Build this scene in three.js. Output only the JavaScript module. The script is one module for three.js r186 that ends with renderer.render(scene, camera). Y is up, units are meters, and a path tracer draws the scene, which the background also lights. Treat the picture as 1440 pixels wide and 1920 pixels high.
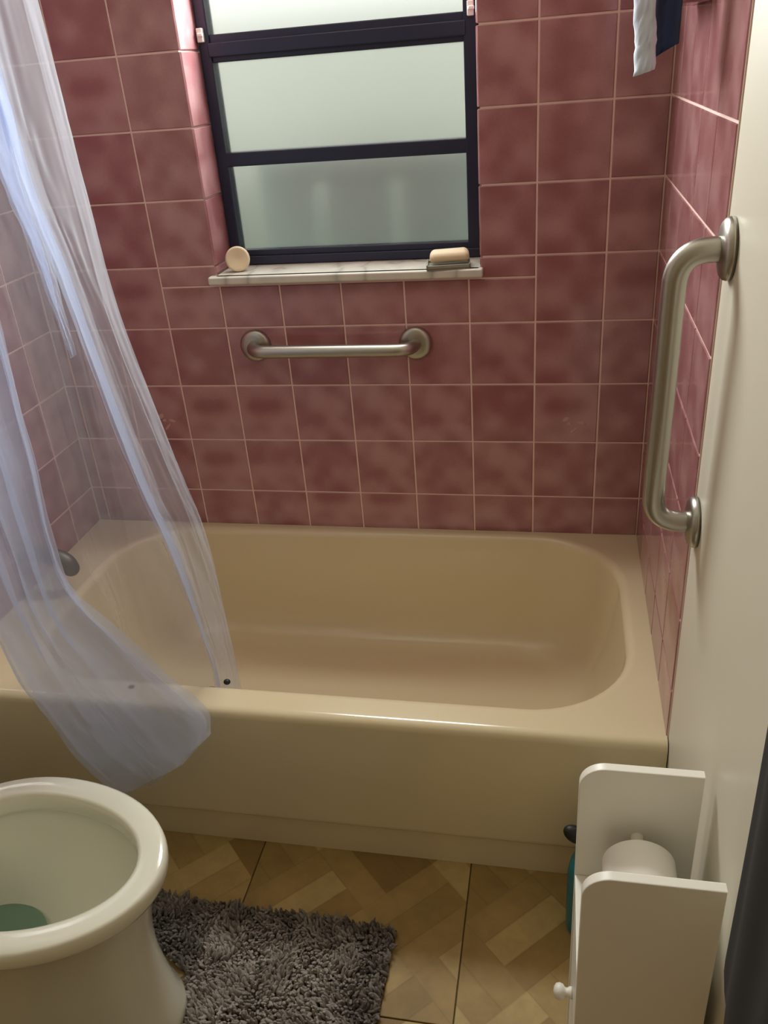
import * as THREE from 'three';
import { RoundedBoxGeometry } from 'three/addons/geometries/RoundedBoxGeometry.js';
import { mergeGeometries } from 'three/addons/utils/BufferGeometryUtils.js';
import { RectAreaLightUniformsLib } from 'three/addons/lights/RectAreaLightUniformsLib.js';

// ---------------------------------------------------------------- camera, sky, daylight, exposure
const scene = new THREE.Scene();
const camera = new THREE.PerspectiveCamera(2 * Math.atan(960 / 1566.565) * 180 / Math.PI, 0.75, 0.02, 60);
camera.position.set(1.2999, 1.5013, 1.9449);
camera.rotation.set(-0.491479, 0.225352, -0.082339, 'YXZ');
scene.add(camera);
const renderer = new THREE.WebGLRenderer({ antialias: true });
renderer.toneMapping = THREE.LinearToneMapping;
renderer.toneMappingExposure = 1.5;
renderer.shadowMap.enabled = true;
RectAreaLightUniformsLib.init();
scene.background = new THREE.Color().setRGB(0.9, 0.93, 0.87);      // overcast sky outside the window

// daylight that the frosted panes let into the room: one light in front of each lit pair of sashes
function paneLight(name, x0, x1, y0, y1, z, color, intensity) {
  const l = new THREE.RectAreaLight(color, intensity, x1 - x0, y1 - y0);
  l.name = name; l.position.set((x0 + x1) / 2, (y0 + y1) / 2, z); l.lookAt((x0 + x1) / 2, (y0 + y1) / 2, z + 1);
  scene.add(l); return l;
}
paneLight('window_daylight_upper', 0.535, 1.07, 1.59, 1.98, -0.098, new THREE.Color(0.94, 1.0, 0.98), 26);
paneLight('window_daylight_lower', 0.535, 1.07, 1.12, 1.53, -0.098, new THREE.Color(0.94, 1.0, 0.98), 0.45);

// ---------------------------------------------------------------- helpers
const W = 1.5143, T = 0.1524, RIM = 0.384;
let seed = 12345;
const rnd = () => { seed = (seed * 1664525 + 1013904223) >>> 0; return seed / 4294967296; };
const V = (x, y, z) => new THREE.Vector3(x, y, z);
const lin = (r, g, b) => new THREE.Color(`rgb(${r},${g},${b})`);
const taken = new Map();
const numbered = (n) => { const k = taken.get(n) || 0; taken.set(n, k + 1); return k ? `${n}_${String(k).padStart(3, '0')}` : n; };
function obj(name, geo, mat, parent = scene) {
  const g = Array.isArray(geo) ? mergeGeometries(geo.map((x) => { const y = x.index ? x.toNonIndexed() : x; for (const k of Object.keys(y.attributes)) if (!['position', 'normal', 'uv'].includes(k)) y.deleteAttribute(k); return y; })) : geo;
  const m = new THREE.Mesh(g, mat); m.name = parent === scene ? numbered(name) : name;
  m.castShadow = m.receiveShadow = true; parent.add(m); return m;
}
function thing(name, label, category, pos = [0, 0, 0], group) {
  const o = new THREE.Group(); o.name = numbered(name); o.position.set(...pos); scene.add(o);
  o.userData = { label, category }; if (group) o.userData.group = group; return o;
}
function tag(o, label, category, group) { Object.assign(o.userData, { label, category }); if (group) o.userData.group = group; return o; }
function struct(o, label) { o.userData.kind = 'structure'; if (label) o.userData.label = label; return o; }
const box = (x0, x1, y0, y1, z0, z1) => new THREE.BoxGeometry(x1 - x0, y1 - y0, z1 - z0).translate((x0 + x1) / 2, (y0 + y1) / 2, (z0 + z1) / 2);
const rbox = (x0, x1, y0, y1, z0, z1, r = 0.003, s = 3) => new RoundedBoxGeometry(x1 - x0, y1 - y0, z1 - z0, s, r).translate((x0 + x1) / 2, (y0 + y1) / 2, (z0 + z1) / 2);
const std = (o) => new THREE.MeshStandardMaterial(o);
const phys = (o) => new THREE.MeshPhysicalMaterial(o);

// value noise, periodic
function noiseGrid(n) { const a = []; for (let i = 0; i < n * n; i++) a.push(rnd()); return (x, y) => {
  x = ((x % 1) + 1) % 1 * n; y = ((y % 1) + 1) % 1 * n; const xi = Math.floor(x), yi = Math.floor(y); let fx = x - xi, fy = y - yi;
  fx = fx * fx * (3 - 2 * fx); fy = fy * fy * (3 - 2 * fy); const g = (i, j) => a[(j % n) * n + (i % n)];
  return (g(xi, yi) * (1 - fx) + g(xi + 1, yi) * fx) * (1 - fy) + (g(xi, yi + 1) * (1 - fx) + g(xi + 1, yi + 1) * fx) * fy; }; }
function texture(n, fn, srgb = true) {
  const d = new Uint8Array(n * n * 4);
  for (let j = 0; j < n; j++) for (let i = 0; i < n; i++) { const c = fn((i + 0.5) / n, (j + 0.5) / n); const k = (j * n + i) * 4; d[k] = c[0]; d[k + 1] = c[1]; d[k + 2] = c[2]; d[k + 3] = 255; }
  const t = new THREE.DataTexture(d, n, n); t.magFilter = THREE.LinearFilter; t.minFilter = THREE.LinearMipmapLinearFilter; t.generateMipmaps = true;
  t.wrapS = t.wrapT = THREE.RepeatWrapping; if (srgb) t.colorSpace = THREE.SRGBColorSpace; t.needsUpdate = true; return t;
}
const mix = (a, b, t) => a.map((v, i) => v + (b[i] - v) * t);
const sm = (a, b, x) => { const t = Math.min(1, Math.max(0, (x - a) / (b - a))); return t * t * (3 - 2 * t); };

// ---------------------------------------------------------------- materials
const tileMats = [];
for (let k = 0; k < 7; k++) {
  const n1 = noiseGrid(3), n2 = noiseGrid(5), n3 = noiseGrid(40), dk = (rnd() - 0.5) * 0.14;
  const map = texture(128, (u, v) => {
    const f = 0.6 * n1(u, v) + 0.32 * n2(u, v) + 0.08 * n3(u, v) + dk;
    return mix([152, 98, 101], [182, 137, 138], sm(0.1, 0.95, f));
  });
  tileMats.push(phys({ name: 'rose ceramic', map, roughness: 0.12, bumpScale: 0.0003, bumpMap: texture(64, (u, v) => { const x = 255 * (0.6 * n1(u, v) + 0.4 * n2(u, v)); return [x, x, x]; }, false) }));
}
const M = {
  grout: std({ name: 'grout', color: lin(236, 204, 194), roughness: 0.8 }),
  paint: (() => { const n = noiseGrid(60), n2 = noiseGrid(9); return std({ name: 'cream paint', color: lin(222, 215, 196), roughness: 0.42, bumpScale: 0.0006, bumpMap: texture(256, (u, v) => { const x = 255 * (0.7 * n(u, v) + 0.3 * n2(u, v)); return [x, x, x]; }, false) }); })(),
  ceiling: std({ name: 'ceiling paint', color: lin(230, 224, 208), roughness: 0.9 }),
  tub: phys({ name: 'almond enamel', color: lin(223, 207, 170), roughness: 0.2, clearcoat: 0.4, clearcoatRoughness: 0.1 }),
  porcelain: phys({ name: 'white porcelain', color: lin(234, 231, 212), roughness: 0.12, clearcoat: 0.5, clearcoatRoughness: 0.05 }),
  steel: std({ name: 'brushed stainless steel', color: lin(178, 174, 164), metalness: 1, roughness: 0.34 }),
  spout: std({ name: 'worn dark metal', color: lin(104, 98, 88), metalness: 0.8, roughness: 0.5 }),
  navy: std({ name: 'dark bronze window paint', color: lin(32, 38, 64), roughness: 0.42 }),
  frosted: phys({ name: 'frosted glass', color: lin(252, 254, 252), transmission: 1, thickness: 0.004, ior: 1.4, roughness: 0.33 }),
  clip: std({ name: 'white plastic', color: lin(225, 225, 220), roughness: 0.4 }),
  board: std({ name: 'white painted board', color: lin(243, 238, 226), roughness: 0.4 }),
  paper: std({ name: 'tissue paper', color: lin(248, 244, 236), roughness: 0.95 }),
  soap: phys({ name: 'cream soap', color: lin(228, 208, 172), roughness: 0.5 }),
  black: std({ name: 'black rubber', color: lin(16, 16, 20), roughness: 0.5 }),
  teal: std({ name: 'teal plastic', color: lin(26, 118, 128), roughness: 0.35 }),
  film: phys({ name: 'clear vinyl', color: lin(240, 242, 250), transmission: 0.93, thickness: 0, ior: 1.35, roughness: 0.28 }),
  filmDouble: phys({ name: 'doubled hazy vinyl', color: lin(236, 240, 250), transmission: 0.88, thickness: 0, ior: 1.35, roughness: 0.5 }),
};
M.marble = (() => { const a = noiseGrid(5), b = noiseGrid(11), c = noiseGrid(31);
  return phys({ name: 'white marble', roughness: 0.3, map: texture(256, (u, v) => {
    const w = u * 4 + v * 1.2 + 1.6 * a(u, v) + 0.6 * b(u, v), s = Math.abs(((w % 1) + 1) % 1 - 0.5) * 2;
    return mix([222, 218, 204], [150, 148, 138], 0.55 * Math.pow(s, 7) + 0.25 * b(u, v) * a(u, v) + 0.12 * c(u, v)); }) }); })();

// ---------------------------------------------------------------- room shell
const Z_END = 2.42, CEIL = 2.42, OPEN = { x0: 0.4889, x1: 1.125, y0: 1.058, y1: 2.014 };
const TILE_END = 0.735, D_CUT = 1.051;
// back wall with the window opening
{
  const s = new THREE.Shape([[-0.15, -0.1], [W + 0.15, -0.1], [W + 0.15, CEIL + 0.1], [-0.15, CEIL + 0.1]].map(([x, y]) => new THREE.Vector2(x, y)));
  const h = new THREE.Path([[OPEN.x0 - 0.006, OPEN.y0], [OPEN.x1 + 0.006, OPEN.y0], [OPEN.x1 + 0.006, OPEN.y1 + 0.006], [OPEN.x0 - 0.006, OPEN.y1 + 0.006]].map(([x, y]) => new THREE.Vector2(x, y)));
  s.holes.push(h);
  var wallBack = struct(obj('wall_back', new THREE.ExtrudeGeometry(s, { depth: 0.188, bevelEnabled: false }).translate(0, 0, -0.19), M.grout));
}
{
  const ext = std({ name: 'outside stucco', color: lin(214, 218, 212), roughness: 0.95 }), a = OPEN.x0 - 0.006, b = OPEN.x1 + 0.006, c = OPEN.y0, d = OPEN.y1 + 0.006;
  obj('outside_stucco', [box(-0.15, a, -0.1, CEIL + 0.1, -0.198, -0.19), box(b, W + 0.15, -0.1, CEIL + 0.1, -0.198, -0.19), box(a, b, -0.1, c, -0.198, -0.19), box(a, b, d, CEIL + 0.1, -0.198, -0.19)], ext, wallBack);
}
const wallLeft = struct(obj('wall_left', box(-0.15, -0.004, -0.1, CEIL + 0.1, -0.002, Z_END), M.paint));
const wallRight = struct(obj('wall_right', box(W + 0.004, W + 0.15, -0.1, CEIL + 0.1, -0.002, Z_END), M.paint));
struct(obj('wall_front', box(-0.15, W + 0.15, -0.1, CEIL + 0.1, Z_END, Z_END + 0.15), M.paint));
{
  const d = new THREE.Group(); d.name = 'door_1'; scene.add(d); struct(d, 'tan panelled wooden door in the wall opposite the tub');
  const wood = std({ name: 'tan painted wood', color: lin(158, 126, 86), roughness: 0.5 }), x0 = 0.5, x1 = 1.4, z1 = Z_END - 0.001, z0 = Z_END - 0.036;
  obj('leaf', box(x0, x1, 0.006, 2.05, z0 + 0.008, z1), wood, d);
  for (const [a, b, y0, y1] of [[x0, x0 + 0.11, 0.006, 2.05], [x1 - 0.11, x1, 0.006, 2.05], [x0 + 0.395, x0 + 0.505, 0.006, 2.05], [x0, x1, 0.006, 0.2], [x0, x1, 0.95, 1.08], [x0, x1, 1.93, 2.05]]) obj('stile', rbox(a, b, y0, y1, z0, z0 + 0.01, 0.002, 2), wood, d);
  obj('casing', [rbox(x0 - 0.07, x0, 0, 2.12, z0 - 0.004, z1, 0.004, 2), rbox(x1, x1 + 0.07, 0, 2.12, z0 - 0.004, z1, 0.004, 2), rbox(x0 - 0.07, x1 + 0.07, 2.05, 2.12, z0 - 0.004, z1, 0.004, 2)], wood, d);
  obj('door_handle', [new THREE.SphereGeometry(0.028, 20, 14).translate(x0 + 0.055, 1.0, z0 - 0.05), new THREE.CylinderGeometry(0.012, 0.026, 0.04, 18).rotateX(Math.PI / 2).translate(x0 + 0.055, 1.0, z0 - 0.02)], M.steel, d);
}
struct(obj('ceiling', box(-0.15, W + 0.15, CEIL, CEIL + 0.1, -0.19, Z_END + 0.15), M.ceiling));

// one ceramic tile: pillowed edge, lying in x-y with its face at z = 0; uv over a full tile
const tileCache = new Map();
function tileGeo(w, h) {
  const key = `${w.toFixed(4)}_${h.toFixed(4)}`; if (tileCache.has(key)) return tileCache.get(key);
  const rings = [[0.0, -0.004], [0.0002, -0.0012], [0.0018, 0]], p = [], uv = [], idx = [];
  for (const [i, z] of rings) for (const [sx, sy] of [[0, 0], [1, 0], [1, 1], [0, 1]]) {
    const x = sx ? w - i : i, y = sy ? h - i : i; p.push(x, y, z); uv.push(x / T, y / T);
  }
  for (let r = 0; r < 2; r++) for (let k = 0; k < 4; k++) { const a = r * 4 + k, b = r * 4 + (k + 1) % 4; idx.push(a, b, b + 4, a, b + 4, a + 4); }
  idx.push(8, 9, 10, 8, 10, 11);
  const g = new THREE.BufferGeometry(); g.setAttribute('position', new THREE.Float32BufferAttribute(p, 3)); g.setAttribute('uv', new THREE.Float32BufferAttribute(uv, 2)); g.setIndex(idx);
  const n = g.toNonIndexed(); n.computeVertexNormals(); tileCache.set(key, n); return n;
}
const J = 0.0038;                                                    // joint width
function placeTile(parent, a0, a1, y0, y1, put) {                     // put(mesh, a, y): position and turn
  if (a1 - a0 < 0.012 || y1 - y0 < 0.012) return;
  const m = obj('tile', tileGeo(a1 - a0 - J, y1 - y0 - J), tileMats[Math.floor(rnd() * tileMats.length)], parent);
  put(m, a0 + J / 2, y0 + J / 2); m.rotation.x += (rnd() - 0.5) * 0.004; m.rotateY((rnd() - 0.5) * 0.004);
}
const rowY = [RIM - 0.002]; for (let k = 0; k < 13; k++) rowY.push(0.49 + k * T); rowY[rowY.length - 1] = CEIL;
const colX = [0]; for (let k = 8; k >= -1; k--) colX.push(1.2509 - k * T); colX.push(W);
const onBack = (m, a, y) => m.position.set(a, y, 0);
for (let r = 0; r + 1 < rowY.length; r++) for (let c = 0; c + 1 < colX.length; c++) {
  const x0 = colX[c], x1 = colX[c + 1], y0 = rowY[r], y1 = rowY[r + 1];
  const nearWindow = x0 > 0.33 && x1 < 1.26;
  if (nearWindow && y0 > 0.94 && y0 < 0.95) {                        // course cut at the sill
    placeTile(wallBack, x0, x1, y0, D_CUT, onBack);
    if (x1 < 0.495) placeTile(wallBack, x0, x1, D_CUT, y1, onBack);
    if (x0 > 1.09) placeTile(wallBack, OPEN.x1, x1, D_CUT, y1, onBack);
    continue;
  }
  if (nearWindow && y0 > 1.09 && y0 < 1.9) {
    if (x1 < 0.495) placeTile(wallBack, x0, x1, y0, y1, onBack);
    else if (x0 > 1.09) placeTile(wallBack, OPEN.x1, x1, y0, y1, onBack);
    continue;
  }
  placeTile(wallBack, x0, x1, y0, y1, onBack);
}
// tiles in the window reveal
const revealDepth = 0.112;
for (let r = 0; r + 1 < rowY.length; r++) {
  let y0 = rowY[r], y1 = rowY[r + 1]; if (y1 < 1.08 || y0 > 2.0) continue; y0 = Math.max(y0, 1.079); y1 = Math.min(y1, OPEN.y1);
  placeTile(wallBack, 0, revealDepth, y0, y1, (m, a, y) => { m.position.set(OPEN.x0, y, -a); m.rotation.y = Math.PI / 2; });
  placeTile(wallBack, 0, revealDepth, y0, y1, (m, a, y) => { m.position.set(OPEN.x1, y, -revealDepth + a); m.rotation.y = -Math.PI / 2; });
}
for (let c = 0; c < 5; c++) { const x0 = OPEN.x0 + c * T, x1 = Math.min(OPEN.x1, x0 + T); placeTile(wallBack, x0, x1, 0, revealDepth, (m, a, y) => { m.position.set(a, OPEN.y1, -revealDepth + y); m.rotation.x = Math.PI / 2; }); }
// side walls of the tub alcove
obj('grout_bed', box(W + 0.002, W + 0.0045, RIM - 0.1, CEIL, 0, TILE_END), M.grout, wallRight);
obj('grout_bed', box(-0.0045, -0.002, RIM - 0.1, CEIL, 0, TILE_END), M.grout, wallLeft);
const colZ = []; for (let k = 5; k >= 0; k--) colZ.push(Math.max(0, TILE_END - k * T));
for (let r = 0; r + 1 < rowY.length; r++) for (let c = 0; c + 1 < colZ.length; c++) {
  placeTile(wallRight, colZ[c], colZ[c + 1], rowY[r], rowY[r + 1], (m, a, y) => { m.position.set(W, y, a); m.rotation.y = -Math.PI / 2; });
  placeTile(wallLeft, colZ[c], colZ[c + 1], rowY[r], rowY[r + 1], (m, a, y) => { m.position.set(0, y, a + (colZ[c + 1] - colZ[c] - J)); m.rotation.y = Math.PI / 2; });
}

// floor of square vinyl tiles printed with a diagonal block pattern
const floor = struct(obj('floor', box(-0.15, W + 0.15, -0.1, -0.003, -0.1, Z_END + 0.1), std({ name: 'dark joint', color: lin(92, 74, 44), roughness: 0.8 })));
{
  const FT = 0.4572, mats = [];
  const shades = [[164, 133, 74], [182, 152, 92], [196, 168, 108], [146, 115, 60], [174, 143, 84]];
  for (let k = 0; k < 4; k++) {
    const n1 = noiseGrid(6), n2 = noiseGrid(24), n3 = noiseGrid(64), pick = Array.from({ length: 64 }, () => Math.floor(rnd() * shades.length));
    const map = texture(256, (u, v) => {
      const a = (u + v) * 5.5 + 24, b = (u - v) * 5.5 + 24;              // turned 45 degrees
      const ca = Math.floor(a / 3), cb = Math.floor(b / 3), across = (ca + cb) % 2 === 0;
      const strip = across ? Math.floor(a * 1) : Math.floor(b * 1), id = (ca * 13 + cb * 7 + strip * 29 + k * 5) % 64;
      const fa = across ? a % 1 : b % 1, edge = Math.min(fa, 1 - fa);
      let c = shades[pick[id]]; c = mix(c, [112, 88, 48], 0.22 * (1 - sm(0, 0.05, edge)));
      const n = 0.5 * n1(u, v) + 0.3 * n2(u, v) + 0.2 * n3(u, v); return mix(c, c.map((x) => x * 0.82), n);
    });
    mats.push(std({ name: 'tan vinyl', map, roughness: 0.6 }));
  }
  const g = (() => { const w = FT - 0.0024, b = new RoundedBoxGeometry(w, 0.004, w, 1, 0.0012); const p = b.attributes.position, uv = []; for (let i = 0; i < p.count; i++) uv.push(p.getX(i) / FT + 0.5, p.getZ(i) / FT + 0.5); b.setAttribute('uv', new THREE.Float32BufferAttribute(uv, 2)); return b; })();
  for (let i = -3; i < 2; i++) for (let j = -1; j < 4; j++) {
    const m = obj('tile', g, mats[Math.floor(rnd() * 4)], floor); m.position.set(1.1515 + (i + 0.5) * FT, -0.002, 1.09 + (j + 0.5) * FT);
    m.rotation.y = (rnd() < 0.5 ? 0 : 1) * Math.PI / 2;
  }
}

// ---------------------------------------------------------------- window
{
  const w = new THREE.Group(); w.name = 'window_1'; scene.add(w); struct(w, 'dark metal framed awning window with frosted panes above marble sill');
  const X0 = 0.491, X1 = 1.121, zb = -0.145, zf = -0.103;
  obj('frame', [rbox(X0, 0.517, 1.079, 2.01, zb, zf), rbox(1.089, X1, 1.079, 2.01, zb, zf), rbox(X0, X1, 1.985, 2.01, zb, zf), rbox(X0, X1, 1.079, 1.1, zb, zf + 0.004)], M.navy, w);
  const sashes = [[1.113, 1.31], [1.339, 1.531], [1.585, 1.777], [1.806, 1.985]];
  obj('rail', [rbox(0.51, 1.096, 1.098, 1.114, zb + 0.01, zf - 0.004)], M.navy, w);
  obj('rail', [rbox(0.512, 1.094, 1.309, 1.34, zb, zf - 0.001)], M.navy, w);
  obj('rail', [rbox(0.512, 1.094, 1.53, 1.586, zb, zf - 0.006), rbox(0.512, 1.094, 1.541, 1.57, zb, zf + 0.004)], M.navy, w);
  obj('rail', [rbox(0.512, 1.094, 1.776, 1.807, zb, zf - 0.001)], M.navy, w);
  for (const [a, b] of sashes) obj('pane', box(0.51, 1.096, a - 0.006, b + 0.006, -0.13, -0.126), M.frosted, w);
  for (const [x, y] of [[0.501, 1.586], [1.106, 1.59]]) { const c = obj('latch', [rbox(x - 0.007, x + 0.007, y - 0.014, y + 0.014, zf - 0.002, zf + 0.012, 0.002), rbox(x - 0.004, x + 0.009, y - 0.003, y + 0.004, zf + 0.01, zf + 0.018, 0.002)], M.clip, w); c.userData.label = 'white plastic latch clip'; }
}
tag(obj('window_sill', [rbox(0.487, 1.127, 1.058, 1.078, -0.15, 0.02, 0.004), rbox(0.471, 1.133, 1.058, 1.078, 0.0005, 0.024, 0.005)].map((g) => { const p = g.attributes.position, uv = []; for (let i = 0; i < p.count; i++) uv.push(p.getX(i) * 2, p.getZ(i) * 2 + p.getY(i)); g.setAttribute('uv', new THREE.Float32BufferAttribute(uv, 2)); return g; }), M.marble), 'grey veined white marble sill under the frosted window', 'window sill');

// what stands outside behind the frosted panes
struct(obj('ground', box(-6, 8, -0.3, -0.12, -8, -0.25), std({ name: 'grass', color: lin(92, 104, 78), roughness: 1 })));
tag(obj('garden_wall', [box(-4, 6, -0.12, 1.66, -1.9, -1.7), box(-4, 6, 1.66, 1.7, -1.94, -1.66)], std({ name: 'pale render', color: lin(222, 224, 216), roughness: 0.9 })), 'pale rendered garden wall outside, blurred through the frosted glass', 'wall');
{
  const h = thing('hedge', 'dim green hedge outside behind the lowest frosted pane', 'hedge', [0.6, -0.12, -1.42]);
  const n = noiseGrid(9), leaf = std({ name: 'hedge leaves', color: lin(150, 156, 146), roughness: 1 });
  for (let k = -4; k < 6; k++) { const g = new THREE.IcosahedronGeometry(0.26, 4), p = g.attributes.position; for (let i = 0; i < p.count; i++) { const v = V(p.getX(i), p.getY(i), p.getZ(i)), f = 0.85 + 0.4 * n(v.x * 2 + k * 0.3, v.y * 2 + v.z); p.setXYZ(i, v.x * f, v.y * f * 2.4, v.z * f * 0.7); } g.computeVertexNormals(); obj('shrub', g.translate(k * 0.42, 0.62 + 0.05 * (n(k * 0.37, 0.2) - 0.5), 0), leaf, h); }
}
{
  const f = thing('garden_fence', 'pale board fence close outside, daylight showing between its boards', 'fence', [0, -0.12, -0.36]);
  const wood = std({ name: 'pale weathered board', color: lin(220, 232, 232), roughness: 0.9 });
  for (const [a, b] of [[0.505, 0.655], [0.692, 0.862], [0.893, 1.04], [1.048, 1.22], [1.228, 1.4], [1.408, 1.58]]) obj('board', rbox(a, b, 0, 1.36, -0.01, 0.01, 0.003, 2), wood, f);
  obj('top_rail', rbox(0.505, 1.58, 1.36, 1.42, -0.015, 0.015, 0.004, 2), wood, f);
}

// ---------------------------------------------------------------- bathtub
function roundRect(x0, x1, z0, z1, r, n = 14) {                         // clockwise seen from above, points [x, z]
  const out = []; for (const [cx, cz, a0] of [[x1 - r, z1 - r, 0], [x0 + r, z1 - r, 90], [x0 + r, z0 + r, 180], [x1 - r, z0 + r, 270]])
    for (let k = 0; k <= n; k++) { const a = (a0 + 90 * k / n) * Math.PI / 180; out.push([cx + r * Math.cos(a), cz + r * Math.sin(a)]); }
  return out;
}
function loft(rings, { closeEnd = false, flip = false } = {}) {          // rings of [x, y, z]
  const n = rings[0].length, p = [], idx = [];
  for (const r of rings) for (const q of r) p.push(...q);
  for (let i = 0; i + 1 < rings.length; i++) for (let k = 0; k < n; k++) { const a = i * n + k, b = i * n + (k + 1) % n, c = a + n, d = b + n; flip ? idx.push(a, c, b, b, c, d) : idx.push(a, b, c, b, d, c); }
  if (closeEnd) { const L = rings[rings.length - 1], c = [0, 0, 0]; for (const q of L) q.forEach((v, i) => { c[i] += v / n; }); p.push(...c); const ci = rings.length * n, o = (rings.length - 1) * n; for (let k = 0; k < n; k++) flip ? idx.push(o + k, ci, o + (k + 1) % n) : idx.push(o + k, o + (k + 1) % n, ci); }
  const g = new THREE.BufferGeometry(); g.setAttribute('position', new THREE.Float32BufferAttribute(p, 3)); g.setAttribute('uv', new THREE.Float32BufferAttribute(new Array(p.length / 3 * 2).fill(0), 2)); g.setIndex(idx); g.computeVertexNormals(); return g;
}
{
  const tub = thing('bathtub', 'almond enamelled built in bathtub with flat apron under the rose tiled wall', 'bathtub');
  const A = { x0: 0.143, x1: 1.46, z0: 0.035, z1: 0.675, r: 0.205 }, rings = [];
  const ring = (i, y) => roundRect(A.x0 + i, A.x1 - i, A.z0 + i, A.z1 - i, A.r - i, 14).map(([x, z]) => [x, y, z]);
  for (let k = 0; k <= 8; k++) { const a = k / 8 * Math.PI / 2, R = 0.02; rings.push(ring(-R * (1 - Math.sin(a)), RIM - R * (1 - Math.cos(a)))); }
  const rr = (x0, x1, z0, z1, r, y) => rings.push(roundRect(x0, x1, z0, z1, r, 14).map(([x, z]) => [x, y, z]));
  const prof = [[0.3, 0.155, 1.452, 0.04, 0.67, 0.2], [0.2, 0.18, 1.435, 0.047, 0.662, 0.19], [0.13, 0.21, 1.412, 0.054, 0.652, 0.18], [0.095, 0.235, 1.395, 0.064, 0.642, 0.17], [0.075, 0.26, 1.37, 0.082, 0.624, 0.155], [0.066, 0.29, 1.345, 0.105, 0.602, 0.135], [0.062, 0.33, 1.31, 0.14, 0.565, 0.11]];
  for (const [y, a, b, c, d, r] of prof) rr(a, b, c, d, r, y);
  obj('basin', loft(rings, { closeEnd: true, flip: true }), M.tub, tub);
  const s = new THREE.Shape([[-0.002, -0.002], [W + 0.002, -0.002], [W + 0.002, 0.738], [-0.002, 0.738]].map(([x, y]) => new THREE.Vector2(x, y)));
  const h = roundRect(A.x0 - 0.02, A.x1 + 0.02, A.z0 - 0.02, A.z1 + 0.02, A.r + 0.02, 14).map(([x, z]) => new THREE.Vector2(x, z)); s.holes.push(new THREE.Path(h));
  obj('rim', new THREE.ShapeGeometry(s).rotateX(Math.PI / 2).translate(0, RIM, 0).index ? (() => { const g = new THREE.ShapeGeometry(s); g.rotateX(-Math.PI / 2); g.scale(1, 1, -1); const ix = g.index.array; for (let i = 0; i < ix.length; i += 3) { const t = ix[i]; ix[i] = ix[i + 1]; ix[i + 1] = t; } g.translate(0, RIM, 0); const nn = g.attributes.normal; for (let i = 0; i < nn.count; i++) nn.setXYZ(i, 0, 1, 0); return g; })() : null, M.tub, tub);
  // apron: rounded front edge, flat face, a shallow step near the floor
  const pr = []; for (let k = 0; k <= 10; k++) { const a = k / 10 * Math.PI / 2; pr.push([0.738 + 0.019 * Math.sin(a), RIM - 0.019 * (1 - Math.cos(a))]); }
  pr.push([0.757, 0.33], [0.7565, 0.2], [0.756, 0.1], [0.7555, 0.092], [0.753, 0.088], [0.7475, 0.0865], [0.746, 0.084], [0.746, 0.05], [0.746, 0.0]);
  const p = [], idx = [], n = pr.length; for (const x of [-0.002, W + 0.002]) for (const [z, y] of pr) p.push(x, y, z);
  for (let k = 0; k + 1 < n; k++) idx.push(k, k + 1, n + k, k + 1, n + k + 1, n + k);
  const g = new THREE.BufferGeometry(); g.setAttribute('position', new THREE.Float32BufferAttribute(p, 3)); g.setIndex(idx); g.computeVertexNormals();
  obj('apron', g, M.tub, tub);
  const dr = obj('drain', new THREE.CylinderGeometry(0.028, 0.028, 0.004, 28).translate(0.42, 0.064, 0.355), M.steel, tub); dr.userData.label = 'round metal drain';
}
{
  const s = thing('tub_spout', 'dull metal bath spout over the tub end behind the clear curtain', 'spout', [0, 0.47, 0.36]);
  const c = new THREE.CatmullRomCurve3([V(0, 0.012, 0), V(0.05, 0.013, 0), V(0.095, 0.008, 0), V(0.118, -0.006, 0), V(0.124, -0.022, 0)]);
  obj('body', [new THREE.TubeGeometry(c, 24, 0.021, 18), new THREE.SphereGeometry(0.021, 16, 10).translate(0.124, -0.022, 0)], M.spout, s);
  obj('escutcheon', new THREE.CylinderGeometry(0.034, 0.036, 0.01, 28).rotateZ(-Math.PI / 2).translate(0.005, 0.012, 0), M.steel, s);
}
tag(obj('rubber_plug', new THREE.SphereGeometry(0.0075, 14, 10).scale(1, 0.8, 0.9).translate(0.642, RIM + 0.003, 0.672), M.black), 'tiny black rubber bit on the inner edge of the tub rim', 'plug');
tag(obj('rim_chip', new THREE.SphereGeometry(0.007, 14, 8).scale(1, 0.25, 0.8).translate(0.44, RIM + 0.001, 0.705), std({ name: 'rust brown', color: lin(92, 70, 48), roughness: 0.9 })), 'small brown spot on the tub rim beneath the curtain', 'spot');

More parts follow.
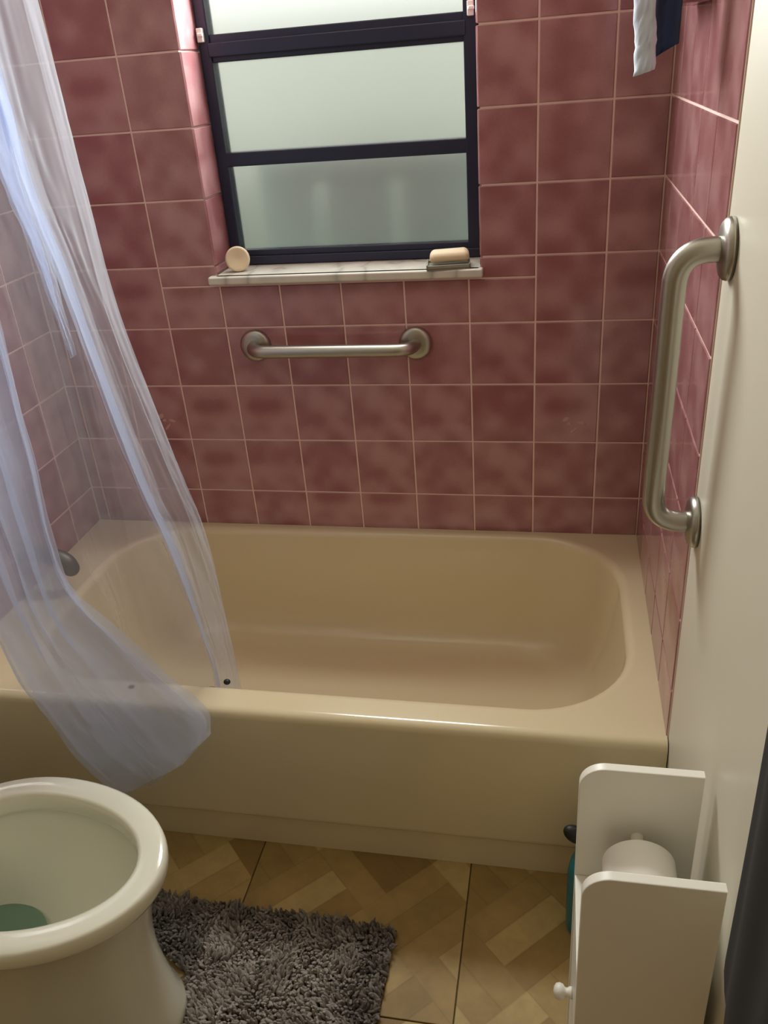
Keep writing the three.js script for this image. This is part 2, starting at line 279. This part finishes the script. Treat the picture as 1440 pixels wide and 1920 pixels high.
// ---------------------------------------------------------------- grab bars
function grabBar(name, label, pos, turn, len, standoff, r) {              // local: along x, wall at z = 0
  const g = thing(name, label, 'grab bar', pos, 'stainless grab bars'); g.rotation.copy(turn);
  const h = len / 2, b = 0.045, pts = [];
  const path = new THREE.CurvePath();
  path.add(new THREE.LineCurve3(V(-h, 0, 0.004), V(-h, 0, standoff - b)));
  path.add(new THREE.QuadraticBezierCurve3(V(-h, 0, standoff - b), V(-h, 0, standoff), V(-h + b, 0, standoff)));
  path.add(new THREE.LineCurve3(V(-h + b, 0, standoff), V(h - b, 0, standoff)));
  path.add(new THREE.QuadraticBezierCurve3(V(h - b, 0, standoff), V(h, 0, standoff), V(h, 0, standoff - b)));
  path.add(new THREE.LineCurve3(V(h, 0, standoff - b), V(h, 0, 0.004)));
  for (const c of path.curves) { const n = c.isLineCurve3 ? 2 : 10; for (let k = 0; k < n; k++) pts.push(c.getPoint(k / n)); } pts.push(V(h, 0, 0.004));
  obj('bar', new THREE.TubeGeometry(new THREE.CatmullRomCurve3(pts, false, 'centripetal'), 120, r, 20), M.steel, g);
  for (const s of [-1, 1]) obj('flange', new THREE.LatheGeometry([[0, 0], [0.040, 0], [0.040, 0.004], [0.0385, 0.0085], [0.034, 0.0125], [0.026, 0.0145], [r, 0.0155]].map(([x, y]) => new THREE.Vector2(x, y)), 40).rotateX(Math.PI / 2).translate(s * h, 0, 0), M.steel, g);
  return g;
}
grabBar('grab_bar', 'short horizontal steel grab bar on rose tiles below the window', [0.764, 0.902, 0], new THREE.Euler(0, 0, 0), 0.406, 0.058, 0.0155);
grabBar('grab_bar', 'upright steel grab bar on the cream wall beside the tile edge', [W + 0.003, 1.054, 0.771], new THREE.Euler(0, -Math.PI / 2, Math.PI / 2 - 0.045, 'YXZ'), 0.412, 0.066, 0.0165);

// ---------------------------------------------------------------- soaps on the sill
{
  const s = tag(obj('round_soap', new THREE.LatheGeometry([[0, -0.011], [0.024, -0.011], [0.0285, -0.008], [0.03, 0], [0.0288, 0.0075], [0.0262, 0.0095], [0.0235, 0.0088], [0.01, 0.0078], [0.008, 0.0068], [0, 0.0066]].map(([x, y]) => new THREE.Vector2(x, y)), 36), M.soap), 'round cream soap disc propped on edge at the sill corner', 'soap');
  s.position.set(0.533, 1.1075, -0.035); s.rotation.set(Math.PI / 2 - 0.18, 0, -0.25);
}
{
  const d = tag(obj('soap_dish', [rbox(-0.05, 0.05, 0, 0.006, -0.032, 0.032, 0.002), rbox(-0.05, -0.046, 0, 0.013, -0.032, 0.032, 0.0015), rbox(0.046, 0.05, 0, 0.013, -0.032, 0.032, 0.0015), rbox(-0.05, 0.05, 0, 0.011, -0.032, -0.028, 0.0015), rbox(-0.05, 0.05, 0, 0.011, 0.028, 0.032, 0.0015)], phys({ name: 'grey plastic', color: lin(150, 146, 132), roughness: 0.35 })), 'small grey soap dish at the right end of marble sill', 'soap dish');
  d.userData.label = 'small flat grey soap dish on the marble sill under a bar'; d.position.set(1.052, 1.078, -0.008); d.rotation.y = 0.12;
  const g = new RoundedBoxGeometry(0.09, 0.026, 0.054, 6, 0.0125), p = g.attributes.position;
  for (let i = 0; i < p.count; i++) { const x = p.getX(i) / 0.045, z = p.getZ(i) / 0.027; p.setY(i, p.getY(i) + 0.003 * (1 - x * x) * (1 - z * z) + (p.getY(i) < 0 ? 0.004 * (1 - x * x) : 0)); } g.computeVertexNormals();
  const b = tag(obj('soap_bar', g, M.soap), 'cream oblong soap bar lying on a grey dish', 'soap'); b.position.set(1.055, 1.1025, -0.008); b.rotation.set(0, 0.12, 0.02);
}

// ---------------------------------------------------------------- ceramic soap holder and cloth, upper right
{
  const h = thing('soap_holder', 'ceramic soap holder with grab rail on the tiled wall above the tub', 'soap holder', [W, 1.548, 0.34]);
  obj('tray', [rbox(-0.075, 0, 0, 0.012, -0.085, 0.085, 0.005), rbox(-0.08, -0.07, 0, 0.03, -0.085, 0.085, 0.005), rbox(-0.075, 0, 0, 0.03, 0.075, 0.085, 0.004), rbox(-0.075, 0, 0, 0.03, -0.085, -0.075, 0.004)], tileMats[1], h);
  obj('back_plate', rbox(-0.012, 0, 0, 0.15, -0.085, 0.085, 0.005), tileMats[2], h);
  obj('rail', [new THREE.CylinderGeometry(0.009, 0.009, 0.15, 16).rotateX(Math.PI / 2).translate(-0.06, 0.1, 0), rbox(-0.068, 0, 0.09, 0.11, 0.07, 0.082, 0.004), rbox(-0.068, 0, 0.09, 0.11, -0.082, -0.07, 0.004)], tileMats[3], h);
}
function sheet(nu, nv, fn) {                                             // fn(u, v) -> [x, y, z]
  const p = [], uv = [], idx = []; for (let j = 0; j <= nv; j++) for (let i = 0; i <= nu; i++) { p.push(...fn(i / nu, j / nv)); uv.push(i / nu, j / nv); }
  for (let j = 0; j < nv; j++) for (let i = 0; i < nu; i++) { const a = j * (nu + 1) + i; idx.push(a, a + nu + 1, a + 1, a + 1, a + nu + 1, a + nu + 2); }
  const g = new THREE.BufferGeometry(); g.setAttribute('position', new THREE.Float32BufferAttribute(p, 3)); g.setAttribute('uv', new THREE.Float32BufferAttribute(uv, 2)); g.setIndex(idx); g.computeVertexNormals(); return g;
}
function thick(nu, nv, fn, t) {                                          // cloth with thickness t along z
  const rings = []; for (let j = 0; j <= nv; j++) { const r = []; for (let i = 0; i <= nu; i++) { const q = fn(i / nu, j / nv); r.push([q[0], q[1], q[2] + t / 2]); } for (let i = nu; i >= 0; i--) { const q = fn(i / nu, j / nv); r.push([q[0], q[1], q[2] - t / 2]); } rings.push(r); }
  const g = loft(rings, { closeEnd: true }); return g;
}
{
  const c = thing('washcloth', 'navy and white washcloth hanging on the tiled wall above the tub', 'cloth', [1.396, 1.452, 0.5]);
  const white = std({ name: 'white terry', color: lin(205, 214, 228), roughness: 1 }), navy = std({ name: 'navy terry', color: lin(62, 70, 98), roughness: 1 });
  const n = noiseGrid(12);
  obj('white_border', thick(8, 30, (u, v) => { const y = 0.23 - 0.225 * v + 0.008 * u; return [0.002 + 0.028 * u - 0.004 * Math.sin(v * 5) + 0.003 * (n(u, v * 2) - 0.5), y, 0.018 * Math.sin(u * 2.2) + 0.006 * (n(u + 0.3, v * 3) - 0.5) + 0.006]; }, 0.009), white, c);
  obj('navy_field', thick(10, 30, (u, v) => [0.024 + 0.042 * u + 0.003 * (1 - v), 0.23 - (0.208 - 0.022 * u) * v, -0.004 + 0.012 * Math.cos(u * 6) + 0.006 * (n(u, v * 3) - 0.5)], 0.007), navy, c);
}

{
  const h = thing('cloth_hook', 'small steel wall hook from which the washcloth hangs', 'hook', [W, 1.69, 0.5]);
  obj('plate', rbox(-0.005, 0, -0.02, 0.02, -0.012, 0.012, 0.002), M.steel, h);
  obj('prong', new THREE.TubeGeometry(new THREE.CatmullRomCurve3([V(-0.003, 0, 0), V(-0.06, -0.002, 0), V(-0.1, 0, 0), V(-0.106, 0.016, 0)]), 20, 0.004, 10), M.steel, h);
}
// whitish glue marks left on two tiles
function glue(name, label, bits) {
  const gs = bits.map(([x, y, rx, ry, a]) => { const g = new THREE.SphereGeometry(1, 14, 8), p = g.attributes.position; for (let i = 0; i < p.count; i++) { const f = 0.75 + 0.5 * rnd(); p.setXYZ(i, p.getX(i) * f, p.getY(i) * f, p.getZ(i)); } g.computeVertexNormals(); return g.scale(rx, ry, 0.0009).rotateZ(a).translate(x, y, 0.0002); });
  tag(obj(name, gs, std({ name: 'old adhesive', color: lin(196, 158, 148), roughness: 0.9 })), label, 'mark');
}
glue('glue_mark', 'crusty pale glue marks on a tile near the upright grab bar', [[1.328, 0.704, 0.008, 0.005, 0.5], [1.336, 0.694, 0.005, 0.004, 0.2], [1.366, 0.694, 0.009, 0.004, -0.2], [1.35, 0.677, 0.013, 0.003, 0.7]]);
glue('glue_mark', 'crusty pale glue marks on a tile beside the curtain edge', [[0.262, 0.71, 0.009, 0.006, 0.5], [0.27, 0.698, 0.005, 0.004, 0.2], [0.292, 0.697, 0.009, 0.004, -0.2], [0.276, 0.679, 0.012, 0.003, 0.8]]);

// ---------------------------------------------------------------- toilet
{
  const t = thing('toilet', 'white porcelain toilet with open bowl and no seat down', 'toilet', [0, 0, 1.155]);
  const N = 72;
  const egg = (cx, af, ab, b, y, e = 2) => Array.from({ length: N }, (_, k) => { const a = k / N * Math.PI * 2, c = Math.cos(a), s = Math.sin(a), q = (v) => Math.sign(v) * Math.pow(Math.abs(v), 2 / e); return [cx + (c > 0 ? af : ab) * q(c), y, b * q(s)]; });
  const R = [];
  // outside from the floor up, over the rim, down into the bowl
  R.push(egg(0.38, 0.288, 0.23, 0.12, 0.0, 2.3), egg(0.38, 0.294, 0.232, 0.125, 0.014, 2.3), egg(0.38, 0.292, 0.23, 0.124, 0.035, 2.3), egg(0.38, 0.284, 0.225, 0.12, 0.06, 2.2), egg(0.38, 0.275, 0.22, 0.118, 0.11, 2.2), egg(0.385, 0.266, 0.21, 0.117, 0.17, 2.1), egg(0.395, 0.258, 0.21, 0.12, 0.22, 2.1), egg(0.41, 0.25, 0.21, 0.128, 0.265), egg(0.425, 0.246, 0.21, 0.138, 0.305), egg(0.435, 0.245, 0.21, 0.147, 0.335), egg(0.442, 0.246, 0.21, 0.155, 0.352), egg(0.446, 0.252, 0.21, 0.164, 0.36), egg(0.447, 0.26, 0.21, 0.172, 0.366), egg(0.447, 0.264, 0.21, 0.176, 0.375), egg(0.447, 0.265, 0.21, 0.1765, 0.388), egg(0.447, 0.263, 0.208, 0.1745, 0.397), egg(0.447, 0.258, 0.204, 0.169, 0.401), egg(0.447, 0.245, 0.19, 0.156, 0.402), egg(0.447, 0.226, 0.172, 0.138, 0.401), egg(0.447, 0.219, 0.166, 0.131, 0.398), egg(0.447, 0.216, 0.163, 0.128, 0.39), egg(0.447, 0.215, 0.162, 0.127, 0.37), egg(0.447, 0.217, 0.164, 0.129, 0.362), egg(0.447, 0.222, 0.168, 0.133, 0.358), egg(0.445, 0.218, 0.165, 0.13, 0.335), egg(0.435, 0.2, 0.152, 0.12, 0.295), egg(0.41, 0.172, 0.13, 0.103, 0.25), egg(0.375, 0.135, 0.1, 0.084, 0.205), egg(0.345, 0.095, 0.075, 0.066, 0.165), egg(0.335, 0.065, 0.06, 0.052, 0.13), egg(0.33, 0.03, 0.03, 0.025, 0.11));
  obj('bowl', loft(R.map((r) => r.map(([x, y, z]) => [x, y * 1.025, z])), { closeEnd: true, flip: true }), M.porcelain, t);
  const w = obj('water', new THREE.CircleGeometry(1, 48).rotateX(-Math.PI / 2).scale(0.088, 1, 0.072).translate(0.352, 0.18, 0), phys({ name: 'water', color: lin(190, 214, 204), transmission: 0.8, thickness: 0, roughness: 0.02, ior: 1.33 }), t); w.userData.label = 'still water in the bowl';
  obj('tank', [rbox(0.012, 0.205, 0.4, 0.74, -0.235, 0.235, 0.025, 5), rbox(0.02, 0.26, 0.33, 0.402, -0.13, 0.13, 0.02, 4)], M.porcelain, t);
  const lid = obj('tank_lid', rbox(0.006, 0.215, 0.742, 0.775, -0.245, 0.245, 0.012, 4), M.porcelain, t);
  obj('flush_lever', [new THREE.CylinderGeometry(0.012, 0.012, 0.015, 18).rotateZ(Math.PI / 2).translate(0.212, 0.68, 0.17), rbox(0.215, 0.223, 0.672, 0.688, 0.1, 0.178, 0.003)], M.steel, t);
  const ringShape = new THREE.Shape(egg(0, 0.22, 0.2, 0.18, 0).map(([x, , z]) => new THREE.Vector2(z, x + 0.22))); ringShape.holes.push(new THREE.Path(egg(0, 0.17, 0.14, 0.115, 0).map(([x, , z]) => new THREE.Vector2(z, x + 0.22))));
  const seat = obj('seat', new THREE.ExtrudeGeometry(ringShape, { depth: 0.014, bevelSize: 0.004, bevelThickness: 0.004, bevelSegments: 3 }).rotateY(Math.PI / 2), M.porcelain, t); seat.position.set(0.232, 0.42, 0); seat.rotation.z = 0.08; seat.userData.label = 'seat ring raised against the tank';
}

// ---------------------------------------------------------------- bath rug
{
  const rug = thing('bath_rug', 'shaggy grey brown bath rug on the floor between toilet and cabinet', 'rug', [0, 0, 0]);
  const x0 = 0.42, x1 = 1.022, z0 = 0.912, z1 = 1.5;
  const outline = [[x0, z0], [x1, z0 + 0.012], [x1 - 0.012, z1], [x0, z1], [x0, 1.29], [0.58, 1.288], [0.645, 1.245], [0.68, 1.16], [0.645, 1.07], [0.58, 1.03], [x0, 1.022]];
  const s = new THREE.Shape(outline.map(([x, z]) => new THREE.Vector2(x, -z)));
  obj('backing', new THREE.ExtrudeGeometry(s, { depth: 0.006, bevelEnabled: false }).rotateX(-Math.PI / 2), std({ name: 'rug backing', color: lin(70, 62, 54), roughness: 1 }), rug);
  const inside = (x, z) => { let c = false; for (let i = 0, j = outline.length - 1; i < outline.length; j = i++) { const [xi, zi] = outline[i], [xj, zj] = outline[j]; if ((zi > z) !== (zj > z) && x < (xj - xi) * (z - zi) / (zj - zi) + xi) c = !c; } return c; };
  // one tuft: a soft bent finger of chenille
  const rings = []; const N = 6, H = 0.017; for (let k = 0; k <= 5; k++) { const v = k / 5, r = [0.002, 0.0026, 0.0029, 0.0029, 0.0025, 0.0012][k], bx = 0.006 * v * v; rings.push(Array.from({ length: N }, (_, i) => { const a = -i / N * Math.PI * 2; return [bx + r * Math.cos(a), H * v, r * Math.sin(a)]; })); }
  const tuft = loft(rings, { closeEnd: true }); const n = noiseGrid(8), n2 = noiseGrid(23);
  const spots = []; const st = 0.0054; for (let x = x0; x < x1; x += st) for (let z = z0; z < z1; z += st) { const px = x + (rnd() - 0.5) * st, pz = z + (rnd() - 0.5) * st; if (inside(px, pz)) spots.push([px, pz]); }
  const im = new THREE.InstancedMesh(tuft, std({ name: 'chenille pile', color: 0xffffff, roughness: 1 }), spots.length); im.name = 'pile'; im.userData.kind = 'stuff';
  const d = new THREE.Object3D(), c = new THREE.Color();
  spots.forEach(([x, z], i) => {
    d.position.set(x, 0.004, z); d.rotation.set((rnd() - 0.5) * 0.9, n(x * 2, z * 2) * 9 + rnd() * 2.4, (rnd() - 0.5) * 0.9); d.scale.set(1 + rnd() * 0.5, 0.75 + 0.5 * rnd(), 1 + rnd() * 0.5); d.updateMatrix(); im.setMatrixAt(i, d.matrix);
    const e = Math.min(x1 - x, z - z0, 0.2);
    const f = 0.35 + 0.35 * sm(0.03, 0.11, Math.min(e, x - 0.66 > 0 ? 0.2 : 0.03)) * (0.6 + 0.8 * n(x, z)) + 0.4 * (n2(x * 1.5, z * 1.5) - 0.5) + 0.3 * (rnd() - 0.5);   // woven darker border and paler field
    c.setRGB(...mix([0.06, 0.046, 0.037], [0.46, 0.415, 0.37], Math.min(1, Math.max(0, f)))); im.setColorAt(i, c);
  });
  im.castShadow = im.receiveShadow = true; rug.add(im);
}

// ---------------------------------------------------------------- toilet paper cabinet
{
  const H = 0.65, x0 = 1.347, x1 = 1.504, zb = 1.083, zf = 1.255, th = 0.0135;
  const c = thing('paper_cabinet', 'slim white paper holder cabinet with round knob against the cream wall', 'cabinet', [0, 0, 0]);
  const panel = (z) => { const r = 0.034, s = new THREE.Shape(); s.moveTo(x0, 0.004); s.lineTo(x1, 0.004); s.lineTo(x1, H); s.lineTo(x0 + r, H); s.absarc(x0 + r, H - r, r, Math.PI / 2, Math.PI, false); s.lineTo(x0, 0.004);
    return new THREE.ExtrudeGeometry(s, { depth: th - 0.003, bevelSize: 0.0012, bevelThickness: 0.0015, bevelSegments: 2, curveSegments: 20 }).translate(0, 0, z + 0.0015); };
  obj('side_panel', panel(zb), M.board, c); obj('side_panel', panel(zf), M.board, c);
  obj('shelf', rbox(x0 - 0.001, x1 - 0.004, 0.428, 0.44, zb + th, zf, 0.0015, 2), M.board, c);
  obj('bottom', rbox(x0 + 0.004, x1 - 0.004, 0.03, 0.042, zb + th, zf, 0.0015, 2), M.board, c);
  obj('back_panel', box(x1 - 0.01, x1 - 0.005, 0.03, 0.428, zb + th, zf), M.board, c);
  const door = obj('door', rbox(x0 + 0.0005, x0 + 0.0115, 0.034, 0.427, zb + th + 0.0005, zf - 0.0005, 0.0015, 2), M.board, c);
  obj('knob', new THREE.LatheGeometry([[0, 0], [0.0085, 0.0], [0.0085, 0.004], [0.006, 0.008], [0.0065, 0.011], [0.0105, 0.014], [0.012, 0.019], [0.0105, 0.024], [0.006, 0.027], [0, 0.028]].map(([x, y]) => new THREE.Vector2(x, y)), 24).rotateZ(Math.PI / 2).translate(x0 + 0.0005, 0.272, 1.17), M.board, door);
  obj('dowel', new THREE.CylinderGeometry(0.0085, 0.0085, zf - zb - th, 20).rotateX(Math.PI / 2).translate(1.427, 0.53, (zb + th + zf) / 2), M.board, c);
  const R = 0.048, r = 0.02, z0 = 1.13, z1 = 1.238;
  const roll = tag(obj('paper_roll', new THREE.LatheGeometry([[r, z0], [R - 0.003, z0], [R, z0 + 0.003], [R, z1 - 0.003], [R - 0.003, z1], [r, z1], [r, z0]].map(([x, y]) => new THREE.Vector2(x, y)), 56).rotateX(Math.PI / 2), M.paper), 'white toilet paper roll on the wooden rod of the cabinet', 'paper roll');
  roll.position.set(1.427, 0.5185, 0); roll.userData.label = 'white toilet paper roll hung between the cabinet side panels';
}
// cleaning bottle behind the cabinet
{
  const b = thing('cleaner_bottle', 'teal bottle with black spout standing behind the white cabinet', 'bottle', [1.386, 0, 0.86]);
  obj('body', new THREE.LatheGeometry([[0, 0.001], [0.036, 0.001], [0.04, 0.006], [0.041, 0.06], [0.041, 0.15], [0.036, 0.18], [0.02, 0.2], [0.014, 0.205], [0.014, 0.222], [0, 0.222]].map(([x, y]) => new THREE.Vector2(x, y)), 32), M.teal, b);
  obj('spout', [new THREE.CylinderGeometry(0.015, 0.017, 0.028, 20).translate(0, 0.23, 0), new THREE.SphereGeometry(0.016, 18, 12).scale(1.5, 1.0, 0.9).rotateZ(-0.6).translate(-0.03, 0.25, 0)], M.black, b);
}

// ---------------------------------------------------------------- dark towel on the right wall
{
  const t = thing('towel', 'dark charcoal towel hanging in folds on the cream wall past the cabinet', 'towel', [W + 0.004, 0, 0]);
  const n = noiseGrid(7), mat = std({ name: 'charcoal terry', color: lin(42, 38, 34), roughness: 1 });
  const rings = [], N = 64; for (let j = 0; j <= 40; j++) { const v = j / 40, y = 1.24 - 0.63 * v, taper = 1 - 0.5 * Math.pow(sm(0.86, 1, v), 2), ring = [];
    for (let k = 0; k < N; k++) { const a = k / N * Math.PI * 2, wv = 1 + 0.12 * Math.cos(7 * a + 1.1 + v) + 0.08 * (n(k / N, v * 0.6) - 0.5); ring.push([-0.0265 + 0.0215 * taper * wv * Math.cos(a), y + 0.01 * Math.sin(a * 2), 1.468 + 0.1 * taper * (1 + 0.02 * Math.sin(v * 7)) * Math.sin(a) - 0.012 * (1 - v)]); }
    rings.push(ring); }
  obj('cloth', loft(rings, { closeEnd: true }), mat, t);
  const h = thing('towel_hook', 'small steel hook holding the dark towel on the wall', 'hook', [W + 0.004, 1.27, 1.475]);
  obj('plate', rbox(-0.006, 0, -0.03, 0.03, -0.012, 0.012, 0.002), M.steel, h);
  obj('prong', new THREE.TubeGeometry(new THREE.CatmullRomCurve3([V(-0.004, 0, 0), V(-0.02, -0.01, 0), V(-0.03, 0.004, 0), V(-0.032, 0.025, 0)]), 20, 0.005, 10), M.steel, h);
}

// ---------------------------------------------------------------- shower curtain and rod
function guide(pts) { return new THREE.CatmullRomCurve3(pts.map((p) => V(...p)), false, 'centripetal'); }
{
  const rod = thing('curtain_rod', 'steel shower curtain rod across the tub opening', 'rod', [0, 2.02, 0.765]);
  obj('tube', new THREE.CylinderGeometry(0.0125, 0.0125, W - 0.01, 20).rotateZ(Math.PI / 2).translate(W / 2, 0, 0), M.steel, rod);
  for (const x of [0.006, W - 0.006]) obj('flange', new THREE.CylinderGeometry(0.03, 0.03, 0.012, 28).rotateZ(Math.PI / 2).translate(x, 0, 0), M.steel, rod);

  const cur = thing('shower_curtain', 'hazy clear plastic shower curtain drawn to one end of the tub', 'curtain');
  const edge = [[0.60, 1.99, 0.765], [0.595, 1.611, 0.72], [0.592, 1.354, 0.70], [0.59, 1.167, 0.68], [0.608, 0.989, 0.66], [0.623, 0.842, 0.64], [0.64, 0.722, 0.63], [0.641, 0.565, 0.62], [0.635, 0.383, 0.60], [0.63, 0.2, 0.59]];
  const ridge = [[0.545, 1.99, 0.765], [0.538, 1.532, 0.755], [0.532, 1.392, 0.74], [0.54, 1.255, 0.72], [0.556, 1.034, 0.70], [0.575, 0.828, 0.68], [0.59, 0.72, 0.665], [0.595, 0.5, 0.63], [0.59, 0.36, 0.6], [0.58, 0.2, 0.59]];
  const left = [[0.43, 1.99, 0.765], [0.5, 1.487, 0.745], [0.492, 1.392, 0.725], [0.495, 1.286, 0.705], [0.485, 1.142, 0.685], [0.47, 0.9, 0.66], [0.45, 0.7, 0.64], [0.43, 0.5, 0.61], [0.42, 0.36, 0.59], [0.41, 0.2, 0.58]];
  const off = (g, dx, dz) => g.map(([x, y, z], i) => [x + dx * (i < 7 ? 1 : 0.6), y, z + dz]);
  const wr = noiseGrid(16), wr2 = noiseGrid(37);
  const across = (list) => { const gs = list.map(guide); return (u, v) => {
    const f = u * (gs.length - 1), i = Math.min(gs.length - 2, Math.floor(f)), t = f - i, a = gs[i].getPoint(v), b = gs[i + 1].getPoint(v), s = t * t * (3 - 2 * t) * 0.5 + t * 0.5;
    return [a.x + (b.x - a.x) * s, a.y + (b.y - a.y) * s, a.z + (b.z - a.z) * s + 0.004 * (wr(u * 1.7, v * 1.3) - 0.5) + 0.0015 * (wr2(u * 0.6, v * 2.2) - 0.5)]; }; };
  obj('edge_fold', sheet(90, 110, across([edge, off(edge, -0.02, 0.004), off(ridge, 0.012, -0.004), off(ridge, -0.014, 0.006), off(ridge, 0.01, 0.016), off(ridge, -0.016, 0.012)])), M.filmDouble, cur);
  const strip = [[0.43, 1.99, 0.765], [0.512, 1.487, 0.745], [0.498, 1.392, 0.725], [0.499, 1.286, 0.705], [0.494, 1.19, 0.69], [0.494, 1.1, 0.68]];
  const nar = (k, dz) => strip.map(([x, y, z], i) => [x + k * [0.02, 0.02, 0.016, 0.012, 0.006, 0.001][i], y, z + dz + 0.004]);
  obj('narrow_fold', sheet(40, 60, across([nar(1, 0), nar(-1, 0.006), nar(0.8, 0.013), nar(-0.9, 0.017)])), M.filmDouble, cur);
  obj('inner_panel', sheet(90, 90, across([off(ridge, -0.016, 0.012), off(left, 0.02, -0.006), off(left, -0.01, 0.004), off(left, -0.05, 0.004), off(left, -0.1, -0.008), off(left, -0.17, 0.006), off(left, -0.26, -0.006)])), M.film, cur);
  const R = guide([[0.45, 1.99, 0.775], [0.47, 1.5, 0.79], [0.468, 1.24, 0.80], [0.458, 1.1, 0.80], [0.448, 0.95, 0.80], [0.432, 0.8, 0.795], [0.445, 0.71, 0.795], [0.525, 0.6, 0.795], [0.6, 0.5, 0.795], [0.66, 0.43, 0.80], [0.655, 0.37, 0.80]]);
  const Mi = guide([[0.28, 1.99, 0.775], [0.33, 1.5, 0.80], [0.36, 1.24, 0.81], [0.375, 1.1, 0.81], [0.38, 0.95, 0.81], [0.38, 0.8, 0.81], [0.385, 0.64, 0.81], [0.43, 0.5, 0.81], [0.48, 0.4, 0.812], [0.53, 0.31, 0.815], [0.55, 0.262, 0.815]]);
  const L = guide([[0.10, 1.99, 0.775], [0.15, 1.5, 0.80], [0.19, 1.24, 0.81], [0.215, 1.1, 0.815], [0.24, 0.95, 0.82], [0.262, 0.78, 0.82], [0.284, 0.633, 0.82], [0.305, 0.48, 0.82], [0.337, 0.387, 0.82], [0.375, 0.285, 0.82], [0.444, 0.199, 0.82]]);
  const outer = (k, ph, dz, vEnd) => (u, v0) => {
    const v = v0 * vEnd, w = Math.min(1, Math.max(0, u + 0.085 * Math.sin(u * k * Math.PI * 2 + ph) * (1 - 0.85 * sm(0.5, 0.85, v))));
    const a = R.getPoint(v), m = Mi.getPoint(v), b = L.getPoint(v), l0 = (1 - w) * (1 - 2 * w), l1 = 4 * w * (1 - w), l2 = w * (2 * w - 1);
    const amp = 0.015 * (1 - 0.6 * sm(0.5, 0.9, v));
    return [a.x * l0 + m.x * l1 + b.x * l2, a.y * l0 + m.y * l1 + b.y * l2, a.z * l0 + m.z * l1 + b.z * l2 + dz + amp * Math.cos(u * k * Math.PI * 2 + ph) + 0.006 * (wr(u * 1.3, v * 1.1) - 0.5) + 0.0015 * (wr2(u, v * 2) - 0.5)];
  };
  obj('outer_panel', sheet(180, 100, outer(3, 0, 0, 1)), M.filmDouble, cur);
  obj('folded_layer', sheet(120, 80, outer(2, 1.7, 0.02, 0.975)), M.filmDouble, cur);
}

renderer.render(scene, camera);
